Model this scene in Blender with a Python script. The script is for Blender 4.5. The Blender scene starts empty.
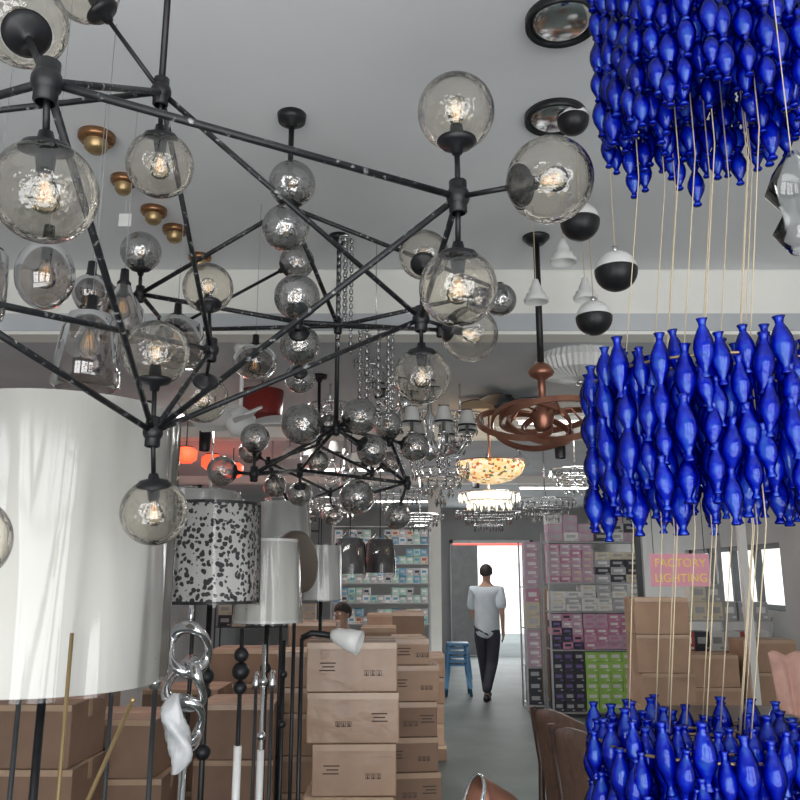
import bpy, math, random
from mathutils import Vector, Matrix
random.seed(7)
pp=math.radians(12.3); F=800.0
cp,sp=math.cos(pp),math.sin(pp)
CAM=Vector((0,0,1.6))
ZC=3.3; ZR=2.94; YB=4.3
def D(px,py):
    u=(px-400)/F; v=(400-py)/F
    return Vector((u,cp-v*sp,sp+v*cp))
def P(px,py,zc): return CAM+D(px,py)*zc
def PY(px,py,y):
    d=D(px,py); return CAM+d*(y/d.y)
def PZ(px,py,z):
    d=D(px,py); return CAM+d*((z-1.6)/d.z)
COL=bpy.context.scene.collection
# ---------------------------------------------------------------- materials
def nt(name):
    m=bpy.data.materials.new(name); m.use_nodes=True
    t=m.node_tree; t.nodes.clear()
    o=t.nodes.new('ShaderNodeOutputMaterial')
    return m,t,o
def mat(name,col,rough=.5,metal=0,emit=None,es=0,var=.12,scale=6,bump=0,coat=0,stretch=None,trans=0,alpha=1):
    m,t,o=nt(name)
    b=t.nodes.new('ShaderNodeBsdfPrincipled'); t.links.new(b.outputs[0],o.inputs[0])
    tc=t.nodes.new('ShaderNodeTexCoord'); mp=t.nodes.new('ShaderNodeMapping')
    t.links.new(tc.outputs['Object'],mp.inputs[0])
    if stretch: mp.inputs['Scale'].default_value=stretch
    n=t.nodes.new('ShaderNodeTexNoise'); n.inputs['Scale'].default_value=scale; n.inputs['Detail'].default_value=5
    t.links.new(mp.outputs[0],n.inputs['Vector'])
    r=t.nodes.new('ShaderNodeValToRGB')
    r.color_ramp.elements[0].position=.3; r.color_ramp.elements[1].position=.7
    r.color_ramp.elements[0].color=[c*(1-var) for c in col]+[1]
    r.color_ramp.elements[1].color=[min(1,c*(1+var)) for c in col]+[1]
    t.links.new(n.outputs[0],r.inputs[0]); t.links.new(r.outputs[0],b.inputs['Base Color'])
    b.inputs['Roughness'].default_value=rough; b.inputs['Metallic'].default_value=metal
    b.inputs['Coat Weight'].default_value=coat; b.inputs['Transmission Weight'].default_value=trans
    b.inputs['Coat Roughness'].default_value=.12
    b.inputs['Alpha'].default_value=alpha
    if bump:
        bn=t.nodes.new('ShaderNodeBump'); bn.inputs['Strength'].default_value=bump; bn.inputs['Distance'].default_value=.02
        t.links.new(n.outputs[0],bn.inputs['Height']); 
        if coat: t.links.new(bn.outputs[0],b.inputs['Coat Normal'])
        else: t.links.new(bn.outputs[0],b.inputs['Normal'])
    if emit:
        b.inputs['Emission Color'].default_value=list(emit)+[1]; b.inputs['Emission Strength'].default_value=es
    return m
def thin(name,c0,c1,refl=.25,rough=.02,add=.04,p0=.35,bump=.12,scale=3.5,stretch=(1,1,1),bd=.1):
    m,t,o=nt(name)
    lw=t.nodes.new('ShaderNodeLayerWeight'); lw.inputs[0].default_value=.5
    rp=t.nodes.new('ShaderNodeValToRGB'); rp.color_ramp.elements[0].color=list(c0)+[1]; rp.color_ramp.elements[1].color=list(c1)+[1]
    rp.color_ramp.elements[0].position=p0; rp.color_ramp.elements[1].position=.98
    t.links.new(lw.outputs['Facing'],rp.inputs[0])
    tr=t.nodes.new('ShaderNodeBsdfTransparent'); t.links.new(rp.outputs[0],tr.inputs[0])
    gl=t.nodes.new('ShaderNodeBsdfGlossy'); gl.inputs['Roughness'].default_value=rough
    tc=t.nodes.new('ShaderNodeTexCoord'); n=t.nodes.new('ShaderNodeTexNoise'); n.inputs['Scale'].default_value=scale
    mp=t.nodes.new('ShaderNodeMapping'); mp.inputs['Scale'].default_value=stretch
    t.links.new(tc.outputs['Object'],mp.inputs[0]); t.links.new(mp.outputs[0],n.inputs['Vector'])
    bn=t.nodes.new('ShaderNodeBump'); bn.inputs['Strength'].default_value=bump; bn.inputs['Distance'].default_value=bd
    t.links.new(n.outputs[0],bn.inputs['Height']); t.links.new(bn.outputs[0],gl.inputs['Normal'])
    lf=t.nodes.new('ShaderNodeLayerWeight'); lf.inputs[0].default_value=refl
    ad=t.nodes.new('ShaderNodeMath'); ad.operation='ADD'; ad.use_clamp=True; ad.inputs[1].default_value=add
    t.links.new(lf.outputs['Fresnel'],ad.inputs[0])
    mx=t.nodes.new('ShaderNodeMixShader'); t.links.new(ad.outputs[0],mx.inputs[0])
    t.links.new(tr.outputs[0],mx.inputs[1]); t.links.new(gl.outputs[0],mx.inputs[2]); t.links.new(mx.outputs[0],o.inputs[0])
    return m
M={}
M['black']=mat('black_metal',(.013,.013,.015),.4,.2,var=.3,scale=30)
def iron():
    m=mat('scuffed_iron',(.012,.013,.015),.42,.2,var=.4,scale=70)
    for n in m.node_tree.nodes:
        if n.type=='VALTORGB':
            n.color_ramp.elements[1].position=.6; k=n.color_ramp.elements.new(.68); k.color=(.28,.28,.28,1)
    return m
M['iron']=iron()
M['globe']=thin('clear_smoke_glass',(.95,.92,.86),(.66,.63,.58),.14,.02,.13,bump=.16)
M['globe2']=thin('smoke_mirror_glass',(.62,.61,.60),(.32,.32,.33),.25,.03,.36,bump=.2)
M['smoke']=thin('smoked_glass',(.62,.58,.56),(.3,.28,.28),.2,.03,.16)
M['clear']=thin('clear_glass',(.95,.96,.96),(.7,.72,.73),.3,.02,.08)
M['film']=thin('clear_plastic_film',(.98,.98,.98),(.9,.9,.9),.16,.1,.05,bump=.25,scale=1.6,stretch=(3,3,.3),bd=.1)
M['bulb']=thin('bulb_glass',(.97,.91,.80),(.7,.62,.5),.25,.02,.08)
M['fil']=mat('warm_filament',(.8,.5,.2),.5,emit=(1,.55,.2),es=.55)
M['chrome']=mat('chrome',(.75,.75,.76),.12,1,var=.03)
M['gold']=mat('brass',(.42,.30,.15),.35,.8,var=.1)
M['copper']=mat('copper',(.33,.15,.10),.33,.8,var=.2)
M['amber']=mat('amber_brass',(.26,.13,.06),.25,.7,var=.2)
M['white']=mat('white_plastic',(.76,.76,.74),.35,var=.04)
M['wood']=mat('dark_wood',(.06,.03,.02),.4,var=.4,scale=3,stretch=(1,1,8))
M['leather']=mat('brown_leather',(.13,.075,.055),.45,var=.2,bump=.2,scale=40)
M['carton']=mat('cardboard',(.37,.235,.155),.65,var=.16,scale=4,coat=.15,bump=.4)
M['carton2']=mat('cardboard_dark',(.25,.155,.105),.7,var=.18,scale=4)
M['cartonwrap']=mat('cardboard_in_film',(.38,.245,.165),.6,var=.12,scale=6,bump=.6,coat=.45)
M['tape']=mat('parcel_tape',(.46,.32,.22),.2,var=.08)
M['ink']=mat('printed_ink',(.09,.06,.05),.7,var=.1)
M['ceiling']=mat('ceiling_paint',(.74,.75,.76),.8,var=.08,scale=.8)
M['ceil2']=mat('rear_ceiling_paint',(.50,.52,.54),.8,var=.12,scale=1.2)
M['beam']=mat('beam_paint',(.82,.81,.76),.7,var=.05,scale=2)
M['wall']=mat('wall_paint',(.42,.42,.42),.8,var=.12,scale=1.5)
M['wallr']=mat('wall_paint_light',(.6,.6,.59),.8,var=.08,scale=1.5)
M['floor']=mat('concrete_floor',(.125,.155,.15),.62,var=.16,scale=2.5,bump=.05)
M['steel']=mat('grey_steel',(.36,.37,.38),.45,.4)
M['darksteel']=mat('dark_steel',(.06,.065,.07),.5,.3)
M['red']=mat('red_brown',(.24,.025,.02),.4)
M['thread']=mat('gold_thread',(.55,.45,.30),.5,var=.1)
M['blueplastic']=mat('blue_plastic',(.04,.14,.26),.4)
M['tan']=mat('skin',(.40,.25,.18),.6,var=.06)
M['hair']=mat('dark_hair',(.02,.017,.016),.7,var=.4,scale=80,bump=.4)
M['shirt']=mat('grey_shirt',(.46,.53,.58),.85,var=.06,bump=.25,scale=10)
M['pants']=mat('dark_trousers',(.025,.028,.04),.85,var=.15,bump=.15,scale=12)
M['blueshirt']=mat('blue_shirt',(.03,.2,.42),.85)
M['cloth']=mat('peach_cloth',(.65,.38,.31),.9,var=.15,bump=.5,scale=9)
M['redlight']=mat('red_neon',(1,.1,.03),.5,emit=(1,.12,.05),es=1.2)
M['redpaint']=mat('red_paint',(.6,.07,.05),.6)
M['tube']=mat('added_tube_light',(1,1,1),.5,emit=(1,.98,.94),es=5)  # glow of the added rear battens
M['warmlit']=mat('lit_crystal',(1,.9,.7),.3,emit=(1,.88,.66),es=1.2,var=.2,scale=25)
M['pinksign']=mat('pink_board',(.85,.38,.48),.6,var=.05,emit=(.85,.38,.48),es=.08)  # faint glow added to the board colour; it is no lamp
M['yellow']=mat('yellow_letters',(.95,.75,.15),.6,var=.03,emit=(.95,.75,.15),es=.12)  # letters also get a faint added glow
M['crys']=thin('crystal_glass',(.90,.92,.93),(.45,.47,.49),.4,.04,.22)
def blue():
    m,t,o=nt('blue_blown_glass')
    L=t.links.new; N=t.nodes.new
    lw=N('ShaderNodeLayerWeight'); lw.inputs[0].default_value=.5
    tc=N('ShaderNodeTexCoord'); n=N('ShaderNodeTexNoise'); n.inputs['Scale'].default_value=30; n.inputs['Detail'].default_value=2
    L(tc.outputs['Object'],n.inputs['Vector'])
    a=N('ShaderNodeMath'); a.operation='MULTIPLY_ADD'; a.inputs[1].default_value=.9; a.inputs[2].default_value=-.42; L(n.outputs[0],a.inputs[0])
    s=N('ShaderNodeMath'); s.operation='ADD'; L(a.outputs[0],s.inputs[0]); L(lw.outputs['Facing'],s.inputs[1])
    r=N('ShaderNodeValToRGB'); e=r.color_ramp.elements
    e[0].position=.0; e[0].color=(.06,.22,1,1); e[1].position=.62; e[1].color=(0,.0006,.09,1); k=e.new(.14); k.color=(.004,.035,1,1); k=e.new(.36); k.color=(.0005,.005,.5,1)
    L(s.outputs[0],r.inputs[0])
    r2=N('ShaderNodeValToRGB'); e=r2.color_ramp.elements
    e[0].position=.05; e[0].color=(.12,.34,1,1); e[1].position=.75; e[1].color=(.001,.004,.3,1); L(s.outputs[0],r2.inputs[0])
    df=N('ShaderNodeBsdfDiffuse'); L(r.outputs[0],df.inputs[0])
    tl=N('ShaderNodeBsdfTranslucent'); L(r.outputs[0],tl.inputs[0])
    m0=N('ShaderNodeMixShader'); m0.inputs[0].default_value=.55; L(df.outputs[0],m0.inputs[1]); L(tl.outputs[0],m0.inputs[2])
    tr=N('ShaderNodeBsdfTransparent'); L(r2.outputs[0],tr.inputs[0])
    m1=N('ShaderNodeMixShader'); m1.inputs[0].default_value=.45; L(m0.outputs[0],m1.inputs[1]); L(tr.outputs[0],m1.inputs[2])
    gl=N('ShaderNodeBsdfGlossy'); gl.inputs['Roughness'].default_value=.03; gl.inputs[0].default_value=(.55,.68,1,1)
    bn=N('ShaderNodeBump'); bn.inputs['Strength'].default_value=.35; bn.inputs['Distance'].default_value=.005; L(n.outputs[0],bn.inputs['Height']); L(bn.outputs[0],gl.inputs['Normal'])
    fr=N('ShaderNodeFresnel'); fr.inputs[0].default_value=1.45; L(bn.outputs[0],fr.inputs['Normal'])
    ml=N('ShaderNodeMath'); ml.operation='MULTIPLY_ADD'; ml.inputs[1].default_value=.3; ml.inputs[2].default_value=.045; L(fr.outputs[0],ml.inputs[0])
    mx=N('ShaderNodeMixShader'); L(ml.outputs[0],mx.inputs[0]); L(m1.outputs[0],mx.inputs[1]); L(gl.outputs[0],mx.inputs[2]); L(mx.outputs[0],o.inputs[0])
    return m
M['blue']=blue()
def leopard():
    m,t,o=nt('animal_print_fabric')
    tc=t.nodes.new('ShaderNodeTexCoord')
    n=t.nodes.new('ShaderNodeTexNoise'); n.inputs['Scale'].default_value=22
    t.links.new(tc.outputs['Object'],n.inputs['Vector'])
    mx=t.nodes.new('ShaderNodeMixRGB'); mx.inputs[0].default_value=.03
    t.links.new(tc.outputs['Object'],mx.inputs[1]); t.links.new(n.outputs['Color'],mx.inputs[2])
    v=t.nodes.new('ShaderNodeTexVoronoi'); v.feature='F1'; v.inputs['Scale'].default_value=48; v.inputs['Randomness'].default_value=.75
    t.links.new(mx.outputs[0],v.inputs['Vector'])
    r=t.nodes.new('ShaderNodeValToRGB'); e=r.color_ramp.elements
    e[0].position=.43; e[0].color=(.025,.025,.027,1); e[1].position=.47; e[1].color=(.68,.67,.65,1)
    t.links.new(v.outputs[0],r.inputs[0])
    b=t.nodes.new('ShaderNodeBsdfPrincipled'); t.links.new(r.outputs[0],b.inputs['Base Color'])
    b.inputs['Roughness'].default_value=.5; t.links.new(b.outputs[0],o.inputs[0])
    return m
M['leopard']=leopard()
def shade(name,col):
    m,t,o=nt(name)
    tc=t.nodes.new('ShaderNodeTexCoord'); mp=t.nodes.new('ShaderNodeMapping'); mp.inputs['Scale'].default_value=(4,4,.3)
    t.links.new(tc.outputs['Object'],mp.inputs[0])
    n=t.nodes.new('ShaderNodeTexNoise'); n.inputs['Scale'].default_value=1.8; n.inputs['Detail'].default_value=1; n.inputs['Distortion'].default_value=.3
    t.links.new(mp.outputs[0],n.inputs['Vector'])
    r=t.nodes.new('ShaderNodeValToRGB'); e=r.color_ramp.elements
    e[0].position=.3; e[0].color=[c*.86 for c in col]+[1]; e[1].position=.65; e[1].color=list(col)+[1]  # upright streaks in the colour imitate highlights on plastic wrap
    t.links.new(n.outputs[0],r.inputs[0])
    b=t.nodes.new('ShaderNodeBsdfPrincipled'); t.links.new(r.outputs[0],b.inputs['Base Color']); b.inputs['Roughness'].default_value=.6
    t.links.new(b.outputs[0],o.inputs[0]); return m
M['shade']=shade('white_shade_fabric',(.70,.69,.645))
M['shade2']=shade('grey_shade_fabric',(.56,.56,.54))
M['shade3']=shade('brown_shade_fabric',(.13,.10,.08))
M['black_shade']=shade('black_shade_fabric',(.06,.06,.065))
def tiffany():
    m,t,o=nt('stained_glass_lit')
    tc=t.nodes.new('ShaderNodeTexCoord'); v=t.nodes.new('ShaderNodeTexVoronoi'); v.inputs['Scale'].default_value=42
    t.links.new(tc.outputs['Object'],v.inputs['Vector'])
    s=t.nodes.new('ShaderNodeSeparateColor'); t.links.new(v.outputs['Color'],s.inputs[0])
    r=t.nodes.new('ShaderNodeValToRGB'); e=r.color_ramp.elements; r.color_ramp.interpolation='CONSTANT'
    e[0].color=(1,.68,.3,1); e[1].position=.72; e[1].color=(.55,.16,.04,1); k=e.new(.4); k.color=(1,.85,.58,1); k=e.new(.9); k.color=(.15,.2,.08,1)
    t.links.new(s.outputs[0],r.inputs[0])
    b=t.nodes.new('ShaderNodeBsdfPrincipled'); t.links.new(r.outputs[0],b.inputs['Base Color']); t.links.new(r.outputs[0],b.inputs['Emission Color'])
    b.inputs['Emission Strength'].default_value=.75; t.links.new(b.outputs[0],o.inputs[0]); return m
M['tiffany']=tiffany()
# ---------------------------------------------------------------- builder
def basis(d):
    return Vector(d).normalized().to_track_quat('Z','Y').to_matrix().to_4x4()
WL={}
class G:
    def __init__(s): s.v=[];s.f=[];s.m=[];s.s=[]
    def add(s,vs,fs,mi=0,sm=True):
        k=len(s.v); s.v+=[Vector(v) for v in vs]
        for f in fs: s.f.append([i+k for i in f]); s.m.append(mi); s.s.append(sm)
        return s
    def lathe(s,prof,T=None,seg=24,mi=0,sm=True):
        T=T or Matrix.Identity(4); vs=[];fs=[]
        for r,z in prof:
            for i in range(seg):
                a=2*math.pi*i/seg; vs.append(T@Vector((max(r,1e-4)*math.cos(a),max(r,1e-4)*math.sin(a),z)))
        for j in range(len(prof)-1):
            for i in range(seg):
                i2=(i+1)%seg; fs.append([j*seg+i,j*seg+i2,(j+1)*seg+i2,(j+1)*seg+i])
        return s.add(vs,fs,mi,sm)
    def cyl(s,a,b,r,r2=None,seg=12,mi=0):
        a=Vector(a);b=Vector(b); r2=r if r2 is None else r2
        T=Matrix.Translation(a)@basis(b-a); L=(b-a).length
        s.lathe([(r,0),(r2,L)],T,seg,mi)
        k=len(s.v)-2*seg
        s.f.append([k+i for i in range(seg)][::-1]); s.m.append(mi); s.s.append(False)
        s.f.append([k+seg+i for i in range(seg)]); s.m.append(mi); s.s.append(False)
        return s
    def sph(s,c,r,mi=0,seg=20,sc=(1,1,1)):
        n=max(6,seg//2)
        pr=[(math.sin(math.pi*i/n),-math.cos(math.pi*i/n)) for i in range(n+1)]
        T=Matrix.Translation(Vector(c))@Matrix.Diagonal((r*sc[0],r*sc[1],r*sc[2],1))
        return s.lathe(pr,T,seg,mi)
    def box(s,c,sz,mi=0,rz=0,T=None):
        T=T or (Matrix.Translation(Vector(c))@Matrix.Rotation(rz,4,'Z'))
        h=[x/2 for x in sz]
        vs=[T@Vector((x*h[0],y*h[1],z*h[2])) for x in(-1,1) for y in(-1,1) for z in(-1,1)]
        return s.add(vs,[(0,1,3,2),(4,6,7,5),(0,4,5,1),(2,3,7,6),(0,2,6,4),(1,5,7,3)],mi,False)
    def tube(s,pts,r,seg=8,mi=0,closed=False):
        pts=[Vector(q) for q in pts]; n=len(pts); vs=[];fs=[]
        up=None
        for i,q in enumerate(pts):
            if closed: d=pts[(i+1)%n]-pts[i-1]
            else: d=pts[min(i+1,n-1)]-pts[max(i-1,0)]
            d.normalize()
            if up is None:
                up=d.orthogonal().normalized()
            up=(up-d*up.dot(d)).normalized(); w=d.cross(up)
            rr=r[i] if isinstance(r,(list,tuple)) else r
            for k in range(seg):
                a=2*math.pi*k/seg; vs.append(q+(up*math.cos(a)+w*math.sin(a))*rr)
        for i in range(n if closed else n-1):
            j=(i+1)%n
            for k in range(seg):
                k2=(k+1)%seg; fs.append([i*seg+k,i*seg+k2,j*seg+k2,j*seg+k])
        if not closed:
            fs.append(list(range(seg))[::-1]); fs.append([(n-1)*seg+k for k in range(seg)])
        return s.add(vs,fs,mi)
    def mesh(s,name,mats,origin=Vector((0,0,0))):
        me=bpy.data.meshes.new(name)
        me.from_pydata([tuple(v-origin) for v in s.v],[],s.f)
        for m in mats: me.materials.append(M[m] if isinstance(m,str) else m)
        me.polygons.foreach_set('material_index',s.m); me.polygons.foreach_set('use_smooth',s.s); me.update()
        return me
    def obj(s,name,mats,parent=None,**kw):
        xs=[v.x for v in s.v];ys=[v.y for v in s.v];zs=[v.z for v in s.v]
        org=Vector(((min(xs)+max(xs))/2,(min(ys)+max(ys))/2,min(zs)))
        return place(s.mesh(name,mats,org),name,org,parent,**kw)
def place(me,name,loc,parent=None,rot=None,scale=None,label=None,cat=None,group=None,kind=None,bevel=0):
    o=bpy.data.objects.new(name,me); COL.objects.link(o); WL[o.name]=Vector(loc)
    if parent: o.parent=parent; o.location=Vector(loc)-WL[parent.name]
    else: o.location=loc
    if rot is not None: o.rotation_mode='QUATERNION'; o.rotation_quaternion=rot
    if scale is not None: o.scale=(scale,)*3 if isinstance(scale,(int,float)) else scale
    if label:o['label']=label
    if cat:o['category']=cat
    if group:o['group']=group
    if kind:o['kind']=kind
    if bevel and me:
        b=o.modifiers.new('Bevel','BEVEL'); b.width=bevel; b.segments=2
    return o
def top(name,label,cat,loc,group=None):
    return place(None,name,loc,label=label,cat=cat,group=group)
def ceil_at(y): return ZC if y<YB else ZR
TR=Matrix.Translation
# ---------------------------------------------------------------- room
def st(name,c,s,m):
    g=G().box(c,s); return g.obj(name,[m],kind='structure')
XL,XR,YN,YF=-3.2,4.2,-2.2,17.0
st('floor',((XL+XR)/2,(YN+YF)/2+3,-.05),(XR-XL+.4,YF-YN+6,.1),'floor')
st('ceiling',((XL+XR)/2,(YN+YB)/2,ZC+.05),(XR-XL+.4,YB-YN,.1),'ceiling')
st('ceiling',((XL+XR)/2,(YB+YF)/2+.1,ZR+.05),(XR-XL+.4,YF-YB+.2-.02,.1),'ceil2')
st('trim_1',((XL+XR)/2,YB+.1,(ZR-.02+ZC)/2+.05),(XR-XL+.2,.16,ZC-ZR+.12),'beam')
st('trim_5',((XL+XR)/2,7.4,ZR-.05),(XR-XL,.2,.1),'beam')
st('trim_6',((XL+XR)/2,11.2,ZR-.05),(XR-XL,.2,.1),'beam')
st('wall_left',(XL-.1,(YN+YF)/2,ZC/2),(.2,YF-YN,ZC),'wall')
g=G(); 
for x0,x1 in((XL-.2,-2.6),(-1.0,-.6),(1.2,1.6),(3.6,XR+.2)): g.box(((x0+x1)/2,YN-.1,ZC/2),(x1-x0,.2,ZC))
g.box(((XL+XR)/2,YN-.1,3.0),(XR-XL,.2,.6))
g.obj('unseen_front_wall',['wall'],kind='structure')  # unseen wall behind camera, openings shaped to give the glass reflections structure
g=G()
for x0,x1 in((-2.6,-1.0),(-.6,1.2),(1.6,3.6)):
    g.box(((x0+x1)/2,YN-.1,2.05),(x1-x0,.06,.06)); g.box(((x0+x1)/2,YN-.1,1.35),(.05,.06,2.7)); g.box(((x0+x1)/2,YN-.1,.1),(x1-x0,.08,.2))
g.obj('unseen_front_mullions',['darksteel'],kind='structure')  # unseen bars added to pattern the reflections
g=G()
g.box((XR+.1,(YN+9)/2,ZC/2),(.2,9-YN,ZC)); g.box((XR+.1,(12+YF)/2,ZC/2),(.2,YF-12,ZC))
g.box((XR+.1,10.5,.6),(.2,3.0,1.2)); g.box((XR+.1,10.5,(1.95+ZC)/2),(.2,3.0,ZC-1.95))
g.obj('wall_right',['wallr'],kind='structure')
g=G()
for yy in (9.03,9.8,10.5,11.25,11.97): g.box((XR+.1,yy,1.57),(.08,.06,.75))
g.box((XR+.1,10.5,1.23),(.08,3.0,.06)); g.box((XR+.1,10.5,1.92),(.08,3.0,.06))
g.obj('window_1',['darksteel'],kind='structure')
dx0,dx1,dh=1.04,2.76,2.3
g=G()
g.box(((XL+dx0)/2,YF+.1,ZR/2),(dx0-XL,.2,ZR)); g.box(((XR+dx1)/2,YF+.1,ZR/2),(XR-dx1,.2,ZR)); g.box(((dx0+dx1)/2,YF+.1,(dh+ZR)/2),(dx1-dx0,.2,ZR-dh))
g.obj('wall_back',['wall'],kind='structure')
g=G()
g.box((dx0+.03,YF-.03,dh/2),(.06,.1,dh)); g.box((dx1-.03,YF-.03,dh/2),(.06,.1,dh)); g.box(((dx0+dx1)/2,YF-.03,dh-.03),(dx1-dx0,.1,.06))
g.obj('trim_2',['white'],kind='structure')
g=G(); g.box((1.33,YF-.2,1.1),(.54,.04,2.18),0,rz=.1); g.box((1.55,YF-.24,1.05),(.03,.05,.3),1)
g.obj('door_1',['steel','black'],kind='structure')
g=G(); g.box((.56,13.2,ZR/2),(.2,.2,ZR)); g.obj('trim_3',['beam'],kind='structure')
M['street']=mat('street_paving',(.75,.75,.73),.8,scale=2)
M['facade']=mat('pale_facade',(.9,.89,.88),.8,scale=1,var=.05)
g=G().box((2,29,-.06),(16,18,.1)); g.obj('floor',['street'],kind='structure')
g=G(); g.box((2,30,3),(14,.3,6)); g.box((3,29.8,2.75),(9,.1,.22),1); g.box((4.3,29.8,1.0),(.8,.1,2.0),2)
g.obj('facade',['facade','redpaint','wallr'],kind='structure')
# ---------------------------------------------------------------- globe templates
n=24
ang=[math.acos(-.84)*(1-i/n) for i in range(n+1)]
gm=G().lathe([(math.sin(a),math.cos(a)) for a in ang],seg=40).mesh('glass_globe',['globe'])
gm2=gm.copy(); gm2.materials[0]=M['globe2']
cup=G().lathe([(0,-1.18),(.13,-1.18),(.17,-1.02),(.42,-.95),(.52,-.84),(.5,-.78),(.2,-.72),(.16,-.38),(0,-.38)],seg=28).mesh('lamp_cup',['black'])
gb=G().lathe([(.11,-.38),(.15,-.28),(.26,-.02),(.30,.16),(.25,.32),(.12,.41),(0,.43)],seg=20)
for k in range(5):
    a=k*1.256; gb.cyl((.05*math.cos(a),.05*math.sin(a),-.2),(.11*math.cos(a),.11*math.sin(a),.2),.009,seg=5,mi=1)
bulb=gb.mesh('bulb',['bulb','fil'])
def modo(name,label,nodes,rods,globes,R,rr,nr,hang,glass,group=None):
    N={k:P(*v) for k,v in nodes.items()}
    h=N[hang[0]]
    cz=ceil_at(h.y)
    root=top(name,label,'chandelier',Vector((h.x,h.y,cz)),group)
    for a,b in rods: G().cyl(N[a],N[b],rr,seg=10).obj('metal_rod',['iron'],root)
    for k,q in N.items():
        g=G().sph(q,nr,seg=18,sc=(1,1,1.05)); g.lathe([(nr*.6,-nr*1.5),(nr*.75,-nr*1.4),(nr*.75,nr*1.4),(nr*.6,nr*1.5)],TR(q),14)
        g.obj('joint',['black'],root)
    for hk in hang:
        q=N[hk]; cz=ceil_at(q.y)
        g=G().cyl(q,(q.x,q.y,cz-.01),rr*1.15,seg=10); g.obj('down_rod',['black'],root)
        g=G().lathe([(0,-.05),(.02,-.05),(.022,-.035),(.05,-.03),(.055,0),(0,0)],TR((q.x,q.y,cz)),24); g.obj('canopy',['black'],root)
    for gg in globes:
        nk,px,py,zc=gg[:4]; r=gg[4] if len(gg)>4 else R
        c=P(px,py,zc); d=c-N[nk]; 
        q=d.normalized().to_track_quat('Z','Y')
        e=c-d.normalized()*r*1.15
        if (c-N[nk]).length>r*1.15: G().cyl(N[nk],e,rr*.8,seg=8).obj('lamp_arm',['black'],root)
        place(glass,'glass_globe',c,root,q,r); place(cup,'lamp_cup',c,root,q,r); place(bulb,'bulb',c,root,q,r)
    return root
modo('globe_chandelier','large black metal branching chandelier with clear smoked glass globes',
 dict(A=(47,82,1.12),B=(161,92,1.72),C=(458,197,1.47),D=(153,432,1.72),E=(421,319,2.0),Fn=(211,350,2.2),H=(-70,290,1.2),I=(-90,120,1.5)),
 [('A','C'),('B','E'),('C','D'),('D','E'),('A','D'),('B','Fn'),('D','Fn'),('H','D'),('A','I'),('B','I'),('C','E'),('H','Fn'),('A','B')],
 [('A',45,192,1.12),('A',22,22,1.3),('B',160,165,1.74),('C',456,112,1.5),('C',550,180,1.33),('C',458,288,1.47),('D',154,512,1.74),('D',156,353,1.75),
  ('E',422,376,2.02),('E',470,334,2.05),('Fn',208,288,2.3),('Fn',203,398,2.3),('H',-35,540,1.3),('E',424,255,2.3),('B',85,-12,1.7)],
 .072,.0065,.022,['B'],gm)
modo('globe_chandelier','black metal branching chandelier with mirrored smoke glass globes',
 dict(A=(289,207,2.95),B=(140,294,3.1),C=(298,322,3.0),D=(338,326,3.3),E=(440,330,3.6),Fn=(170,330,3.5),H=(500,290,3.5)),
 [('A','B'),('A','D'),('B','C'),('C','D'),('A','H'),('D','H'),('B','Fn'),('Fn','D'),('D','E'),('C','E')],
 [('A',292,184,2.95,.086),('A',286,228,2.9,.086),('C',297,297,2.9,.083),('C',300,345,3.1),('B',141,252,3.1),('B',95,295,3.0),('Fn',297,262,3.6),('E',480,300,3.5,.06),('H',500,300,3.4,.07),('C',300,378,3.4,.065)],
 .078,.009,.022,['A'],gm2)
modo('globe_chandelier','small black metal branching chandelier with smoke glass globes',
 dict(A=(336,428,3.9),B=(254,474,3.7),C=(407,483,4.2),D=(300,470,4.4),E=(390,440,4.4)),
 [('A','B'),('A','C'),('B','D'),('D','C'),('A','E'),('E','C'),('A','D')],
 [('A',302,424,3.8,.098),('A',360,416,3.9,.088),('A',372,450,4.0,.078),('B',255,438,3.7,.068),('B',222,471,3.7,.07),('C',357,497,3.9,.085),('C',397,516,4.1,.07),('E',388,425,4.4,.08),('E',415,447,4.4,.08),('D',300,494,4.5,.07)],
 .08,.010,.024,['A'],gm2)
modo('globe_chandelier','distant black metal branching chandelier with small glass globes',
 dict(A=(318,445,5.4),B=(268,462,5.2),C=(372,472,5.6),D=(330,492,5.8),E=(290,505,5.3)),
 [('A','B'),('A','C'),('B','D'),('D','C'),('B','E'),('E','D')],
 [('A',328,425,5.5),('B',250,452,5.2),('B',275,486,5.2),('C',390,462,5.6),('D',332,515,5.8),('E',278,522,5.3),('C',368,446,5.7),('A',318,462,5.4)],
 .075,.010,.022,['A'],gm2)
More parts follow.
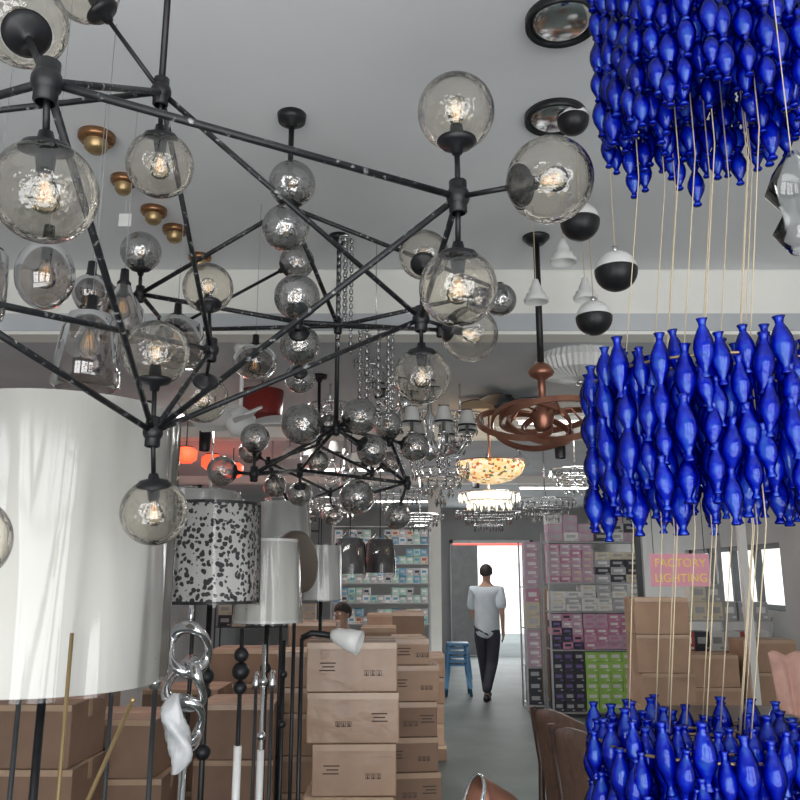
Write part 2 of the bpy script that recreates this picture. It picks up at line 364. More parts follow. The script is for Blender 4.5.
# ---------------------------------------------------------------- blue glass chandelier
prof=[(0,0),(.0095,0),(.0115,.003),(.0075,.009),(.0065,.014),(.0125,.025),(.0195,.040),(.022,.054),(.020,.068),(.0135,.084),(.0075,.094),(.0085,.101),(.0125,.108),(.006,.108)]
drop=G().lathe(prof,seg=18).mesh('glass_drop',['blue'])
def drop_geo(g,loc,s,rz):
    T=TR(loc)@Matrix.Rotation(rz,4,'Z')@Matrix.Diagonal((s,s,s,1)); g.lathe(prof,T,10)
c_mid=P(703,430,1.5)
root=top('blue_glass_chandelier','three-tier hanging chandelier of cobalt blue blown glass drops on gold threads','chandelier',Vector((c_mid.x,c_mid.y,ZC)))
tiers=[(706,95,1.64,2.45,2.87,.205),(706,430,1.5,1.70,2.01,.204),(706,760,1.40,1.10,1.365,.188)]
drops=[]
for px,py,zc,z0,z1,R in tiers:
    c=P(px,py,zc)
    g=G()
    for rr_ in (R-.005,R*.62,R*.3):
        g.tube([(c.x+rr_*math.cos(a),c.y+rr_*math.sin(a),z1-.05) for a in [2*math.pi*i/40 for i in range(40)]],.0025,6,closed=True)
    for i in range(3):
        a=i*math.pi/3; g.cyl((c.x-R*math.cos(a),c.y-R*math.sin(a),z1-.05),(c.x+R*math.cos(a),c.y+R*math.sin(a),z1-.05),.002,seg=6)
    g.obj('tier_frame',['gold'],root)
    for rr_,ns in ((R,38),(R*.8,28),(R*.5,14)):
        ph=random.random()
        for i in range(ns):
            a=2*math.pi*(i+ph+random.uniform(-.2,.2))/ns; r2=rr_+random.uniform(-.014,.010)
            z=z1+random.uniform(-.02,.012)-(.025 if i%2 else 0)
            zb=z0+random.uniform(-.015,.015)
            while z-.065>zb:
                s=random.uniform(.72,.95)
                drops.append((Vector((c.x+r2*math.cos(a)+random.uniform(-.006,.006),c.y+r2*math.sin(a)+random.uniform(-.006,.006),z-.108*s)),s))
                z-=.108*s*random.uniform(.74,.86)
drops.sort(key=lambda d:(d[0]-CAM).length)
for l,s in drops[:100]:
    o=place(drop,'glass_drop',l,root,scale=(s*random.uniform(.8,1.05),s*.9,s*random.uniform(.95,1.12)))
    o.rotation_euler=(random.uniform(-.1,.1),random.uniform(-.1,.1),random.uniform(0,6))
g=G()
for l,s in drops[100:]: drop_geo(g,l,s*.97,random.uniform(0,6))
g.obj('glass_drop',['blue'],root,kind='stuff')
ct,cm,cb=[P(t[0],t[1],t[2]) for t in tiers]
for i in range(12):
    a=i*.5236+.2; k=random.uniform(.3,.85)
    def pt(c,R,z,k=k,a=a): return Vector((c.x+R*k*math.cos(a),c.y+R*k*math.sin(a),z))
    G().tube([pt(ct,.19,ZC-.02),pt(ct,.19,2.86),pt(ct,.19,2.4),pt(cm,.19,1.97),pt(cm,.19,1.68),pt(cb,.17,1.33)],.0011,6).obj('gold_thread',['thread'],root)
G().lathe([(0,-.03),(.2,-.03),(.21,0),(0,0)],TR((ct.x,ct.y,ZC)),32).obj('canopy',['chrome'],root)
# ---------------------------------------------------------------- small pendants
def pendant_ball(px,py,y,R):
    c=PY(px,py,y); cz=ceil_at(c.y)
    r=top('ball_pendant','round pendant lamp, white upper half and black lower half','pendant lamp',Vector((c.x,c.y,cz)),'two-tone ball pendants')
    hh=[(math.sin(math.pi*i/16),math.cos(math.pi*i/16)) for i in range(9)]
    G().lathe([(a*R,b*R) for a,b in hh],TR(c),28).obj('white_cap',['white'],r)
    G().lathe([(a*R*1.02,-b*R*.98-.002) for a,b in hh]+[],TR(c),28).lathe([(R*1.0,-.004),(R*1.03,0.004),(R*.98,.008)],TR(c),28).obj('black_shade',['black'],r)
    G().cyl(c+Vector((0,0,R)),(c.x,c.y,cz),.0022,seg=6).obj('cord',['thread'],r)
    G().cyl(c+Vector((0,0,R*.95)),c+Vector((0,0,R*1.25)),.01,seg=10).obj('cord_grip',['chrome'],r)
for a in [(573,120,2.7,.058),(580,222,2.95,.076),(616,271,2.65,.073),(594,318,3.1,.072)]: pendant_ball(*a)
for px,py in((562,18),(555,115)):
    c=PZ(px,py,ZC)
    r=top('round_ceiling_plate','round mirrored pendant mounting plate with dark rim','ceiling plate',c)
    G().lathe([(0,-.03),(.07,-.03),(.09,-.022),(.1,-.01)],TR(c),36).obj('mirror_plate',['chrome'],r)
    G().lathe([(.1,-.01),(.108,-.03),(.115,-.025),(.115,0),(0,0)],TR(c),36).obj('rim',['black'],r)
for px,py,y in((563,252,3.3),(536,292,3.5),(585,290,3.6)):
    c=PY(px,py,y); cz=ceil_at(y)
    r=top('bell_pendant','small white bell-shaped pendant lamp','pendant lamp',Vector((c.x,c.y,cz)),'white bell pendants')
    G().lathe([(.055,-.05),(.058,-.035),(.045,-.02),(.045,-.01),(.03,0),(.03,.015),(.018,.04),(.012,.06),(0,.065)],TR(c),24).obj('bell_shade',['white'],r)
    G().cyl(c+Vector((0,0,.06)),(c.x,c.y,cz),.002,seg=6).obj('cord',['thread'],r)
def glasspend(px,py,zc,prof,label):
    c=P(px,py,zc); cz=ceil_at(c.y)
    r=top('glass_pendant',label,'pendant lamp',Vector((c.x,c.y,cz)),'smoked glass pendants')
    zt=prof[0][1]
    G().lathe(prof,TR(c),36).obj('glass_shade',['smoke'],r)
    G().lathe([(0,zt+.05),(.014,zt+.05),(.016,zt+.01),(prof[0][0]+.004,zt),(prof[0][0]+.004,zt-.01),(.014,zt-.015),(.014,zt-.05),(0,zt-.05)],TR(c),24).obj('lamp_holder',['black'],r)
    G().cyl((c.x,c.y,c.z+zt+.05),(c.x,c.y,cz),.0013,seg=6).obj('cord',['steel'],r)
    b=place(bulb,'bulb',Vector((c.x,c.y,c.z+zt-.09)),r,scale=.1); b.rotation_euler=(math.pi,0,0)
def ell(rx,rz,k=.28): return [(rx*math.sin(t),rz*math.cos(t)) for t in [k+(math.pi-k)*i/20 for i in range(21)]]
glasspend(45,275,2.2,ell(.078,.098),'oval smoked glass pendant lamp')
glasspend(-12,280,2.4,[(.03,.1),(.05,.08),(.056,0),(.056,-.1),(.05,-.12)],'tall smoked glass cylinder pendant lamp')
glasspend(88,352,2.3,[(.03,.12),(.06,.11),(.078,.06),(.088,-.02),(.094,-.1),(.08,-.11)],'bell-shaped smoked glass pendant lamp')
glasspend(90,292,2.7,ell(.06,.06),'round smoked glass pendant lamp')
glasspend(122,310,2.8,[(.02,.1),(.03,.07),(.075,0),(.085,-.08),(.08,-.1)],'conical smoked glass pendant lamp')
glasspend(176,342,3.2,[(.03,.11),(.1,.07),(.12,-.02),(.1,-.09),(.05,-.1)],'wide smoked glass pendant lamp')
glasspend(255,362,3.6,ell(.1,.08),'rounded smoked glass pendant lamp')
for px,py,s in((97,135,.07),(124,178,.055),(154,209,.06),(175,228,.06),(200,256,.06)):
    c=PZ(px,py,ZC)
    r=top('flush_ceiling_light','small round amber brass flush ceiling light','ceiling light',c,'amber flush ceiling lights')
    G().lathe([(0,-.03),(s*.9,-.03),(s*1.02,-.02),(s*1.02,0),(0,0)],TR(c),28).obj('base_plate',['amber'],r)
    G().lathe([(0,-.075),(s*.4,-.075),(s*.62,-.06),(s*.66,-.03)],TR(c),28).obj('lamp_shade',['gold'],r)
c=PZ(125,185,ZC); q=PY(125,220,c.y)
G().box(q,(.055,.002,.06)).cyl(q+Vector((0,0,.03)),(q.x,q.y,ZC),.001,seg=4).obj('price_tag',['white'],label='white paper price tag hanging on a string',cat='price tag')
# crystal strand pendants
for px,y1_,Y_,L_,R_ in((346,235,3.75,.62,.03),(376,330,3.95,.5,.085)):
    c=PY(px,y1_,Y_); c.z=min(c.z,ZC-.05)
    r=top('crystal_strand_pendant','long clear glass bead strands hanging from a chrome ring','pendant lamp',Vector((c.x,c.y,ZC)))
    G().tube([(c.x+R_*math.cos(a),c.y+R_*math.sin(a),c.z) for a in [2*math.pi*i/24 for i in range(24)]],.005,6,closed=True).cyl((c.x,c.y,c.z),(c.x,c.y,ZC),.003,seg=6).cyl((c.x-R_,c.y,c.z),(c.x+R_,c.y,c.z),.003,seg=6).obj('ring_frame',['chrome'],r)
    g=G(); ns=4 if R_<.05 else 9
    for i in range(ns):
        a=2*math.pi*i/ns; x=c.x+R_*math.cos(a); y=c.y+R_*math.sin(a); z=c.z; L2=L_*random.uniform(.7,1)
        while z>c.z-L2:
            g.sph((x,y,z-.018),.011,seg=8,sc=(1,1,1.6)); z-=.038
    g.obj('bead_strands',['crys'],r,kind='stuff')
# copper orbit chandelier
c=PY(543,420,3.85)
r=top('copper_ring_chandelier','copper ring chandelier with crossing oval hoops and dark down rod','chandelier',Vector((c.x,c.y,ZC)))
G().cyl((c.x,c.y,c.z+.27),(c.x,c.y,ZC),.017).obj('down_rod',['black'],r)
G().lathe([(0,-.04),(.04,-.04),(.07,-.01),(.07,0),(0,0)],TR((c.x,c.y,ZC)),24).obj('canopy',['black'],r)
G().lathe([(0,.29),(.02,.29),(.05,.27),(.065,.24),(.055,.22),(.02,.2),(.018,.1),(.03,.07),(.05,.05),(.055,.02),(.05,-.01),(.04,-.04),(.03,-.06),(0,-.06)],TR(c),28).obj('centre_column',['copper'],r)
for i,(rx,tx,ty,dz,dx) in enumerate([(.18,.55,.06,-.02,-.14),(.19,-.45,.15,-.03,-.06),(.2,.5,-.2,-.02,.1),(.16,.6,.2,-.04,-.02),(.24,-.15,-.08,.02,.03)]):
    T=TR(c+Vector((dx,0,dz)))@Matrix.Rotation(tx,4,'X')@Matrix.Rotation(ty,4,'Y')
    g=G(); g.lathe([(rx-.006,-.014),(rx+.006,-.014),(rx+.006,.014),(rx-.006,.014),(rx-.006,-.014)],T,56,sm=False); g.obj('metal_hoop',['copper'],r)
for i in range(5):
    a=i*1.2566; G().tube([c+Vector((.04*math.cos(a),.04*math.sin(a),.04)),c+Vector((.14*math.cos(a),.14*math.sin(a),.06)),c+Vector((.2*math.cos(a),.2*math.sin(a),-.02))],.006,8).obj('hoop_arm',['copper'],r)
# ribbed flush light
r=top('ribbed_ceiling_light','round white ribbed fabric flush ceiling light','ceiling light',Vector((PZ(582,352,ZR).x,4.85,ZR)))
c=Vector((PZ(582,352,ZR).x,4.85,ZR)); g=G()
vs=[];seg=96
pr=[(.25,0),(.27,-.05),(.24,-.12),(.12,-.16),(.03,-.17)]
for rr_,z in pr:
    for i in range(seg):
        a=2*math.pi*i/seg; k=1+(.035 if i%2 else -.0); vs.append(c+Vector((rr_*k*math.cos(a),rr_*k*math.sin(a),z*(1 if i%2 else .95))))
fs=[[j*seg+i,j*seg+(i+1)%seg,(j+1)*seg+(i+1)%seg,(j+1)*seg+i] for j in range(len(pr)-1) for i in range(seg)]
g.add(vs,fs,0,False); g.obj('ribbed_shade',['white'],r)
G().lathe([(0,-.19),(.02,-.185),(.035,-.165),(0,-.16)],TR(c),16).obj('finial',['chrome'],r)
def armchand(px,py,y,R,n,label,sh='shade2',arm='chrome'):
    c=PY(px,py,y); cz=ceil_at(y)
    r=top('candle_arm_chandelier',label,'chandelier',Vector((c.x,c.y,cz)))
    G().lathe([(0,.3),(.012,.29),(.015,.2),(.04,.16),(.02,.1),(.03,.03),(.06,-.02),(.03,-.08),(0,-.1)],TR(c),20).cyl(c+Vector((0,0,.28)),(c.x,c.y,cz),.006).obj('centre_column',[arm],r)
    for i in range(n):
        a=2*math.pi*i/n+.3; u=Vector((math.cos(a),math.sin(a),0))
        G().tube([c,c+u*R*.4+Vector((0,0,-.07)),c+u*R*.8+Vector((0,0,-.05)),c+u*R+Vector((0,0,.03))],.008,8).lathe([(0,0),(.03,.01),(.03,.02),(.01,.03),(.01,.09),(0,.09)],TR(c+u*R+Vector((0,0,.02))),12).obj('candle_arm',[arm],r)
        G().lathe([(.055,.07),(.032,.17)],TR(c+u*R+Vector((0,0,.02))),20).lathe([(.0565,.07),(.0555,.082)],TR(c+u*R+Vector((0,0,.02))),20,mi=1).lathe([(.0335,.16),(.033,.17)],TR(c+u*R+Vector((0,0,.02))),20,mi=1).obj('lamp_shade',[sh,'black'],r)
        g=G()
        for k in range(3): g.sph(c+u*R*(.5+.25*k)+Vector((0,0,-.1-.02*k)),.014,seg=8,sc=(.7,.7,1.8))
        g.obj('crystal_drop',['crys'],r,kind='stuff')
armchand(430,445,4.7,.24,8,'silver candle-arm chandelier with small grey fabric shades')
armchand(345,470,6.5,.3,6,'silver candle-arm chandelier with small grey fabric shades')
armchand(405,400,5.3,.2,6,'silver candle-arm chandelier with small white fabric shades')
def crystal(px,py,y,R,rows,lit,label):
    c=PY(px,py,y); cz=ceil_at(y)
    r=top('crystal_chandelier',label,'chandelier',Vector((c.x,c.y,cz)))
    g=G(); g.cyl(c,(c.x,c.y,cz),.008)
    for j in range(rows):
        rj=R*(1-.28*j); g.tube([(c.x+rj*math.cos(a),c.y+rj*math.sin(a),c.z-.07*j) for a in [2*math.pi*i/28 for i in range(28)]],.007,6,closed=True)
        for k in range(3):
            a=k*2.094; g.cyl((c.x,c.y,c.z-.07*j+.02),(c.x+rj*math.cos(a),c.y+rj*math.sin(a),c.z-.07*j),.004,seg=6)
    g.obj('ring_frame',['chrome'],r)
    g=G()
    for j in range(rows):
        rj=R*(1-.28*j); nn=max(8,int(rj*90))
        for i in range(nn):
            a=2*math.pi*i/nn; q=Vector((c.x+rj*math.cos(a),c.y+rj*math.sin(a),c.z-.07*j-.05))
            g.lathe([(0,-.035),(.013,0),(0,.04)],TR(q),5,sm=False)
    g.obj('crystal_drops',['warmlit' if lit else 'crys'],r,kind='stuff')
    if lit:
        g=G(); g.lathe([(R*.75,.0),(R*.7,-.05),(R*.4,-.1),(0,-.12)],TR(c),24); g.obj('glowing_bowl',['warmlit'],r)
crystal(489,493,7.2,.27,2,True,'lit round crystal chandelier with warm white glow')
CL='clear crystal chandelier with dangling drops'
for a in((488,512,9,.36,3),(372,345,4.9,.16,4),(440,470,6.3,.22,4),(395,490,7.8,.3,4),(300,500,7,.3,3),(545,500,8,.3,3),(575,470,7,.22,3),(340,500,9.5,.35,3),(210,500,6,.25,3),(270,525,8,.3,3),(420,515,10.3,.3,3),(330,405,5.6,.15,3),(460,415,5.6,.16,4),(500,440,9,.25,2)): crystal(*a,False,CL)
pl=[(150,395,6.2,0),(205,440,7.2,1),(290,445,8,0),(322,460,7.0,2),(365,455,8.4,1),(455,440,7.8,2),(520,455,8.6,0),(560,448,7.6,1),(600,430,6.6,2),(640,440,7.4,0),(120,430,8,2),(60,400,7.2,1),(380,385,6,0),(475,455,10.4,1),(615,470,9,1)]
pfs=[([(.10,-.05),(.09,0),(.05,.05),(.015,.07)],'white','small white bowl-shaped pendant lamp'),([(.05,-.1),(.055,.08),(.02,.1)],'black','small black cylinder pendant lamp'),(ell(.08,.08),'smoke','small smoked glass ball pendant lamp')]
for px,py,Y_,k in pl:
    c=PY(px,py,Y_); cz=ceil_at(Y_)
    if c.z>cz-.12: c.z=cz-.14
    pr_,m_,lb=pfs[k]
    r=top('small_pendant',lb,'pendant lamp',Vector((c.x,c.y,cz)),'small pendants under the rear ceiling')
    G().lathe(pr_,TR(c),24).obj('lamp_shade',[m_],r)
    G().cyl(c+Vector((0,0,.06)),(c.x,c.y,cz),.004,seg=6).lathe([(0,-.02),(.04,-.02),(.045,0),(0,0)],TR((c.x,c.y,cz)),16).obj('cord',['black'],r)
for px,py,Y_,R in((186,455,6.6,.09),(212,462,7.6,.10),(233,470,8.6,.11)):
    c=PY(px,py,Y_)
    r=top('red_lantern','glowing red drum pendant lantern','pendant lamp',Vector((c.x,c.y,ZR)),'glowing red lanterns')
    G().lathe([(R*.6,-R*.7),(R,-R*.4),(R,R*.4),(R*.6,R*.7)],TR(c),24).obj('lantern_body',['redlight'],r)
    G().lathe([(R*.5,R*.65),(R*.62,R*.7),(R*.6,R*.8),(0,R*.8)],TR(c),20).cyl(c+Vector((0,0,R*.7)),(c.x,c.y,ZR),.005,seg=6).obj('lantern_frame',['black'],r)
c=PY(490,470,6.6)
r=top('stained_glass_lamp','lit stained glass bowl ceiling lamp in amber and red','ceiling lamp',Vector((c.x,c.y,ZR)))
G().lathe([(.28,.06),(.285,.03),(.26,-.03),(.18,-.085),(.08,-.11),(0,-.115)],TR(c),36).obj('glass_bowl',['tiffany'],r)
G().cyl(c+Vector((0,0,.0)),(c.x,c.y,ZR),.008).lathe([(.285,.06),(.288,.066),(.27,.07)],TR(c),36).obj('metal_frame',['copper'],r)
for (x,y) in((-1.6,6.5),(1.6,6.8),(-.6,10),(2.4,12.2),(0,14.5)):  # fixtures added to light the rear room
    r=top('added_tube_light','added white batten with glowing tube for the rear room','ceiling light',Vector((x,y,ZR)),'added battens')
    G().box((x,y,ZR-.02),(1.2,.06,.04)).obj('batten',['white'],r)
    G().cyl((x-.57,y,ZR-.06),(x+.57,y,ZR-.06),.014).obj('glow_tube',['tube'],r)
def fan(px,py,y,R,bl,label,pitch=.2,ph=.4):
    c=PY(px,py,y); cz=ceil_at(y)
    r=top('ceiling_fan',label,'ceiling fan',Vector((c.x,c.y,cz)))
    G().lathe([(0,-.09),(.05,-.08),(.08,-.03),(.09,0),(.09,.03),(.05,.07),(.02,.09),(0,.09)],TR(c),24).cyl(c,(c.x,c.y,cz),.012).lathe([(0,-.05),(.05,-.04),(.06,0),(0,0)],TR((c.x,c.y,cz)),20).obj('fan_motor',[bl],r)
    for i in range(5):
        a=i*1.2566+ph
        T=TR(c)@Matrix.Rotation(a,4,'Z')@Matrix.Rotation(pitch,4,'X')
        vs=[];N_=8
        for k in range(N_+1):
            x=.08+(R-.08)*k/N_; w=.035+.05*math.sin(math.pi*min(1,k/N_*.8+.1))
            for sx,z in((-1,.004),(1,.004),(1,-.004),(-1,-.004)): vs.append(T@Vector((x,sx*w,z+.02*math.sin(k/N_*3))))
        fs=[[k*4+j,k*4+(j+1)%4,(k+1)*4+(j+1)%4,(k+1)*4+j] for k in range(N_) for j in range(4)]+[[0,1,2,3],[N_*4+3,N_*4+2,N_*4+1,N_*4]]
        G().add(vs,fs,0,False).obj('fan_blade',[bl],r)
fan(240,422,4.6,.34,'white','white five-blade ceiling fan',.45,.1)
fan(505,405,6,.35,'darksteel','dark five-blade ceiling fan')
c=PY(262,402,5.5)
r=top('red_drum_pendant','dark red drum pendant lamp','pendant lamp',Vector((c.x,c.y,ZR)))
G().lathe([(.14,-.1),(.15,.08),(.02,.1)],TR(c),28).obj('drum_shade',['red'],r); G().cyl(c,(c.x,c.y,ZR),.005).obj('cord',['black'],r)
for i,(y0,y1,z) in enumerate([(7.2,9.5,2.35),(10.2,12.8,2.2)]):
    G().box((XL+.025,(y0+y1)/2,z),(.03,y1-y0,.12)).box((XL+.008,(y0+y1)/2,z),(.012,y1-y0+.06,.18),1).obj('neon_strip',['redlight','darksteel'],label='glowing red neon light strip on the wall',cat='neon light',group='red neon strips')
# ---------------------------------------------------------------- floor lamps
def stand(g,x,y,z1,balls=(),r=.011,mi=0):
    g.cyl((x,y,.02),(x,y,z1),r,mi=mi); g.lathe([(0,0),(.11,0),(.11,.015),(.05,.03),(.015,.05)],TR((x,y,0)),32,mi)
    for z,rr_ in balls: g.sph((x,y,z),rr_,mi)
def drum(px,py0,py1,zc,w0,w1,mat_,label,trim=None,pole='black',balls=(),film=True):
    t=P(px,py0,zc); yf=t.y-(w0+w1)/2
    t.z=PY(px,py0,yf).z; b=PY(px,py1,yf); c=(t.x,t.y)
    r=top('floor_lamp',label,'floor lamp',Vector((t.x,t.y,0)))
    g=G().lathe([(w1,b.z),(w0,t.z),(w0-.004,t.z),(w1-.004,b.z),(w1,b.z)],TR((t.x,t.y,0)),64)
    if trim: g.lathe([(w1+.001,b.z),(w1+.001,b.z+.012)],TR((t.x,t.y,0)),64,1); g.lathe([(w0+.001,t.z-.012),(w0+.001,t.z)],TR((t.x,t.y,0)),64,1)
    g.obj('lamp_shade',[mat_,trim or mat_],r)
    if film:
        rnd=random.Random(int(px)); A_=[rnd.uniform(0,6) for _ in range(6)]; vs=[];S=96;J=14; f=w1/.28
        for j in range(J+1):
            v=j/J; z=b.z-.008+(t.z-b.z+.014)*v; w=(w1+(w0-w1)*v)
            for i in range(S):
                a=2*math.pi*i/S
                k=w+.004+f*(.007*(1+math.sin(9*a+A_[0]+.8*math.sin(3*v+A_[1])))+.003*(1+math.sin(19*a+A_[2]+1.5*v)))
                vs.append((t.x+k*math.cos(a),t.y+k*math.sin(a),z))
        fs=[[j*S+i,j*S+(i+1)%S,(j+1)*S+(i+1)%S,(j+1)*S+i] for j in range(J) for i in range(S)]
        G().add(vs,fs).obj('plastic_film',['film'],r,label='crinkled clear plastic film around shade')
    g=G(); stand(g,t.x,t.y,b.z+.1,balls); g.obj('lamp_pole',[pole],r)
    g=G()
    for k in range(3):
        a=k*2.094; g.cyl((t.x,t.y,b.z+.1),(t.x+w1*math.cos(a),t.y+w1*math.sin(a),b.z+.06),.003,seg=6)
    g.obj('shade_carrier',['chrome'],r)
    return r
drum(70,388,700,2.25,.288,.288,'shade','tall floor lamp with large white drum shade in clear plastic wrap')
drum(215,499,605,3.2,.170,.178,'leopard','floor lamp with black and white animal print drum shade','black',balls=[(1.22,.03),(1.16,.022),(.95,.03)])
drum(270,538,624,3.6,.12,.145,'shade','floor lamp with plastic-wrapped white fabric shade','white',balls=[(1.2,.025),(1.14,.02)])
drum(200,488,500,4.3,.2,.2,'shade2','floor lamp with grey drum shade in plastic wrap')
drum(285,500,560,4.9,.13,.17,'shade2','floor lamp with pale tapered fabric shade in plastic')
drum(322,545,600,4.6,.10,.11,'shade2','floor lamp with pale shade in clear plastic wrap')
drum(-20,410,560,3.4,.2,.2,'shade2','floor lamp with grey drum shade',film=False)
for px,w in((350,.13),(380,.13)):
    c=PY(px,555,7.1 if px<360 else 7.5)
    r=top('wrapped_pendant','black fabric pendant shade wrapped in clear plastic','pendant lamp',Vector((c.x,c.y,ZR)),'wrapped black pendants')
    G().lathe([(w,-.16),(w*.9,.14),(.02,.15)],TR(c),28).obj('lamp_shade',['black_shade'],r); G().cyl(c,(c.x,c.y,ZR),.004).obj('cord',['black'],r)
    G().lathe([(w*1.08,-.2),(w*1.12,-.1),(w,.1),(.03,.2)],TR(c),28).obj('plastic_film',['film'],r)
c=PY(296,562,3.9)
r=top('round_brown_lamp','floor lamp with round brown disc shade in plastic wrap','floor lamp',Vector((c.x,c.y,0)))
T=TR(c)@basis(Vector((.85,-.45,.1)))
G().lathe([(.0,-.05),(.12,-.05),(.145,-.03),(.15,0),(.145,.03),(.12,.04),(0,.045)],T,36).obj('lamp_shade',['shade3'],r)
g=G(); stand(g,c.x,c.y,c.z-.1,r=.009); g.obj('lamp_pole',['black'],r)
c=PY(188,668,2.75)
r=top('chrome_ring_lamp','chrome sculptural lamp stand with interlocking loops and white plastic wrap','floor lamp',Vector((c.x,c.y,0)))
for k,(dz,rad,ry,ax) in enumerate([(.06,.06,.2,1.2),(-.05,.064,-.4,1.1),(-.17,.055,.5,1.3)]):
    T=TR(c+Vector((0,0,dz)))@Matrix.Rotation(ry,4,'Z')@Matrix.Rotation(math.pi/2,4,'X')@Matrix.Rotation(.3*(-1)**k,4,'Z')
    pts=[];rs=[]
    for i in range(36):
        a=2*math.pi*i/36; pts.append(T@Vector((rad*math.cos(a),rad*ax*math.sin(a),.03*math.sin(2*a)))); rs.append(.013+.01*math.sin(a)**2)
    G().tube(pts,rs,12,closed=True).obj('chrome_loop',['chrome'],r)
g=G(); stand(g,c.x,c.y,c.z-.22,r=.012); g.cyl((c.x,c.y,c.z+.13),(c.x,c.y,c.z+.2),.01); g.obj('lamp_pole',['chrome'],r)
M['wrap']=mat('crumpled_plastic_wrap',(.58,.59,.60),.18,var=.15,scale=12,bump=1,coat=.8)
g=G(); vs=[];
for j in range(13):
    for i in range(16):
        a=2*math.pi*i/16; z=.12*(j/12-.5)*2; rr_=.034*math.sqrt(max(0,1-(z/.125)**2))*(1+.3*math.sin(3*a+j)+.15*random.random())
        vs.append(c+Vector((-.01+rr_*math.cos(a)+.02*math.sin(j*.5),-.06+rr_*.6*math.sin(a),-.19+z)))
fs=[[j*16+i,j*16+(i+1)%16,(j+1)*16+(i+1)%16,(j+1)*16+i] for j in range(12) for i in range(16)]
g.add(vs,fs).obj('plastic_wrap',['wrap'],r)
for px,py,Y,mt,lab in((242,640,2.95,'black','black turned floor lamp stand with stacked balls'),(264,655,3.3,'chrome','slim chrome lamp stand with small collars'),(284,650,3.6,'black','slim black lamp stand with small collars')):
    c=PY(px,py,Y)
    r=top('lamp_stand',lab,'lamp stand',Vector((c.x,c.y,0)))
    g=G(); stand(g,c.x,c.y,c.z+.04,[(c.z-.05,.026),(c.z-.105,.031),(c.z-.16,.024)] if px==242 else [(c.z-.1,.018),(c.z-.3,.018)],r=.008); g.obj('lamp_pole',[mt],r)
    if px!=284: G().cyl((c.x,c.y,c.z-.75),(c.x,c.y,c.z-.35),.014).obj('pole_sleeve',['white'],r)
a=PY(72,633,1.85)
r=top('brass_rod_stand','slim brass rod lamp stand with round base','lamp stand',Vector((a.x,a.y,0)))
g=G(); stand(g,a.x,a.y,a.z,r=.0045); g.obj('lamp_pole',['gold'],r)
q=PY(133,700,1.75); d=PY(88,800,1.7)-q; e=q+d*(q.z/(-d.z))
r=top('leaning_brass_rod','slim brass rod leaning among the floor lamps','metal rod',Vector((e.x,e.y,0)))
G().cyl(q,e,.0045).sph(q,.006,seg=10).obj('rod',['gold'],r)
for px,Y in((155,2.9),(112,3.4),(20,3.0),(272,4.1),(256,4.4),(205,3.9)):
    c=PY(px,690,Y); r=top('lamp_stand','plain black metal lamp stand with round base','lamp stand',Vector((c.x,c.y,0)),'plain black stands')
    g=G(); stand(g,c.x,c.y,c.z,r=.009); g.obj('lamp_pole',['darksteel'],r)
    G().lathe([(0,0),(.02,.005),(.022,.03),(.015,.06),(.01,.09),(0,.09)],TR(c),20).obj('lamp_socket',['chrome'],r)
c=PY(345,640,3.5); n0=PY(302,638,3.5)
r=top('spot_floor_lamp','floor lamp with white cone spotlight head and black neck','floor lamp',Vector((n0.x,n0.y,0)))
T=TR(PY(338,636,3.5))@basis(Vector((1,-.25,-.3)))
G().lathe([(0,-.03),(.02,-.03),(.03,-.01),(.045,.05),(.05,.1),(.046,.1),(.03,.02),(0,.01)],T,28).obj('spot_head',['white'],r)
G().tube([n0,n0+Vector((.04,0,.02)),PY(322,634,3.5),PY(333,636,3.5)],.013,10).cyl((n0.x,n0.y,0.02),n0,.009).lathe([(0,0),(.11,0),(.11,.015),(.015,.04)],TR((n0.x,n0.y,0)),28).obj('lamp_pole',['black'],r)
c=PY(497,806,2.0)
r=top('copper_dome_lamp','polished copper dome lamp head on a floor stand','floor lamp',Vector((c.x,c.y,0)))
T=TR(c)@basis(Vector((-.75,-.2,.3)))
G().lathe([(.0,-.07),(.02,-.065),(.035,-.03),(.046,.03),(.05,.06),(.047,.06),(.035,-.02),(0,-.05)],T,32).lathe([(.05,.055),(.053,.06),(.05,.066),(.046,.06)],T,32,mi=1).obj('dome_head',['copper','chrome'],r)
g=G(); stand(g,c.x,c.y,c.z-.04); g.obj('lamp_pole',['black'],r)
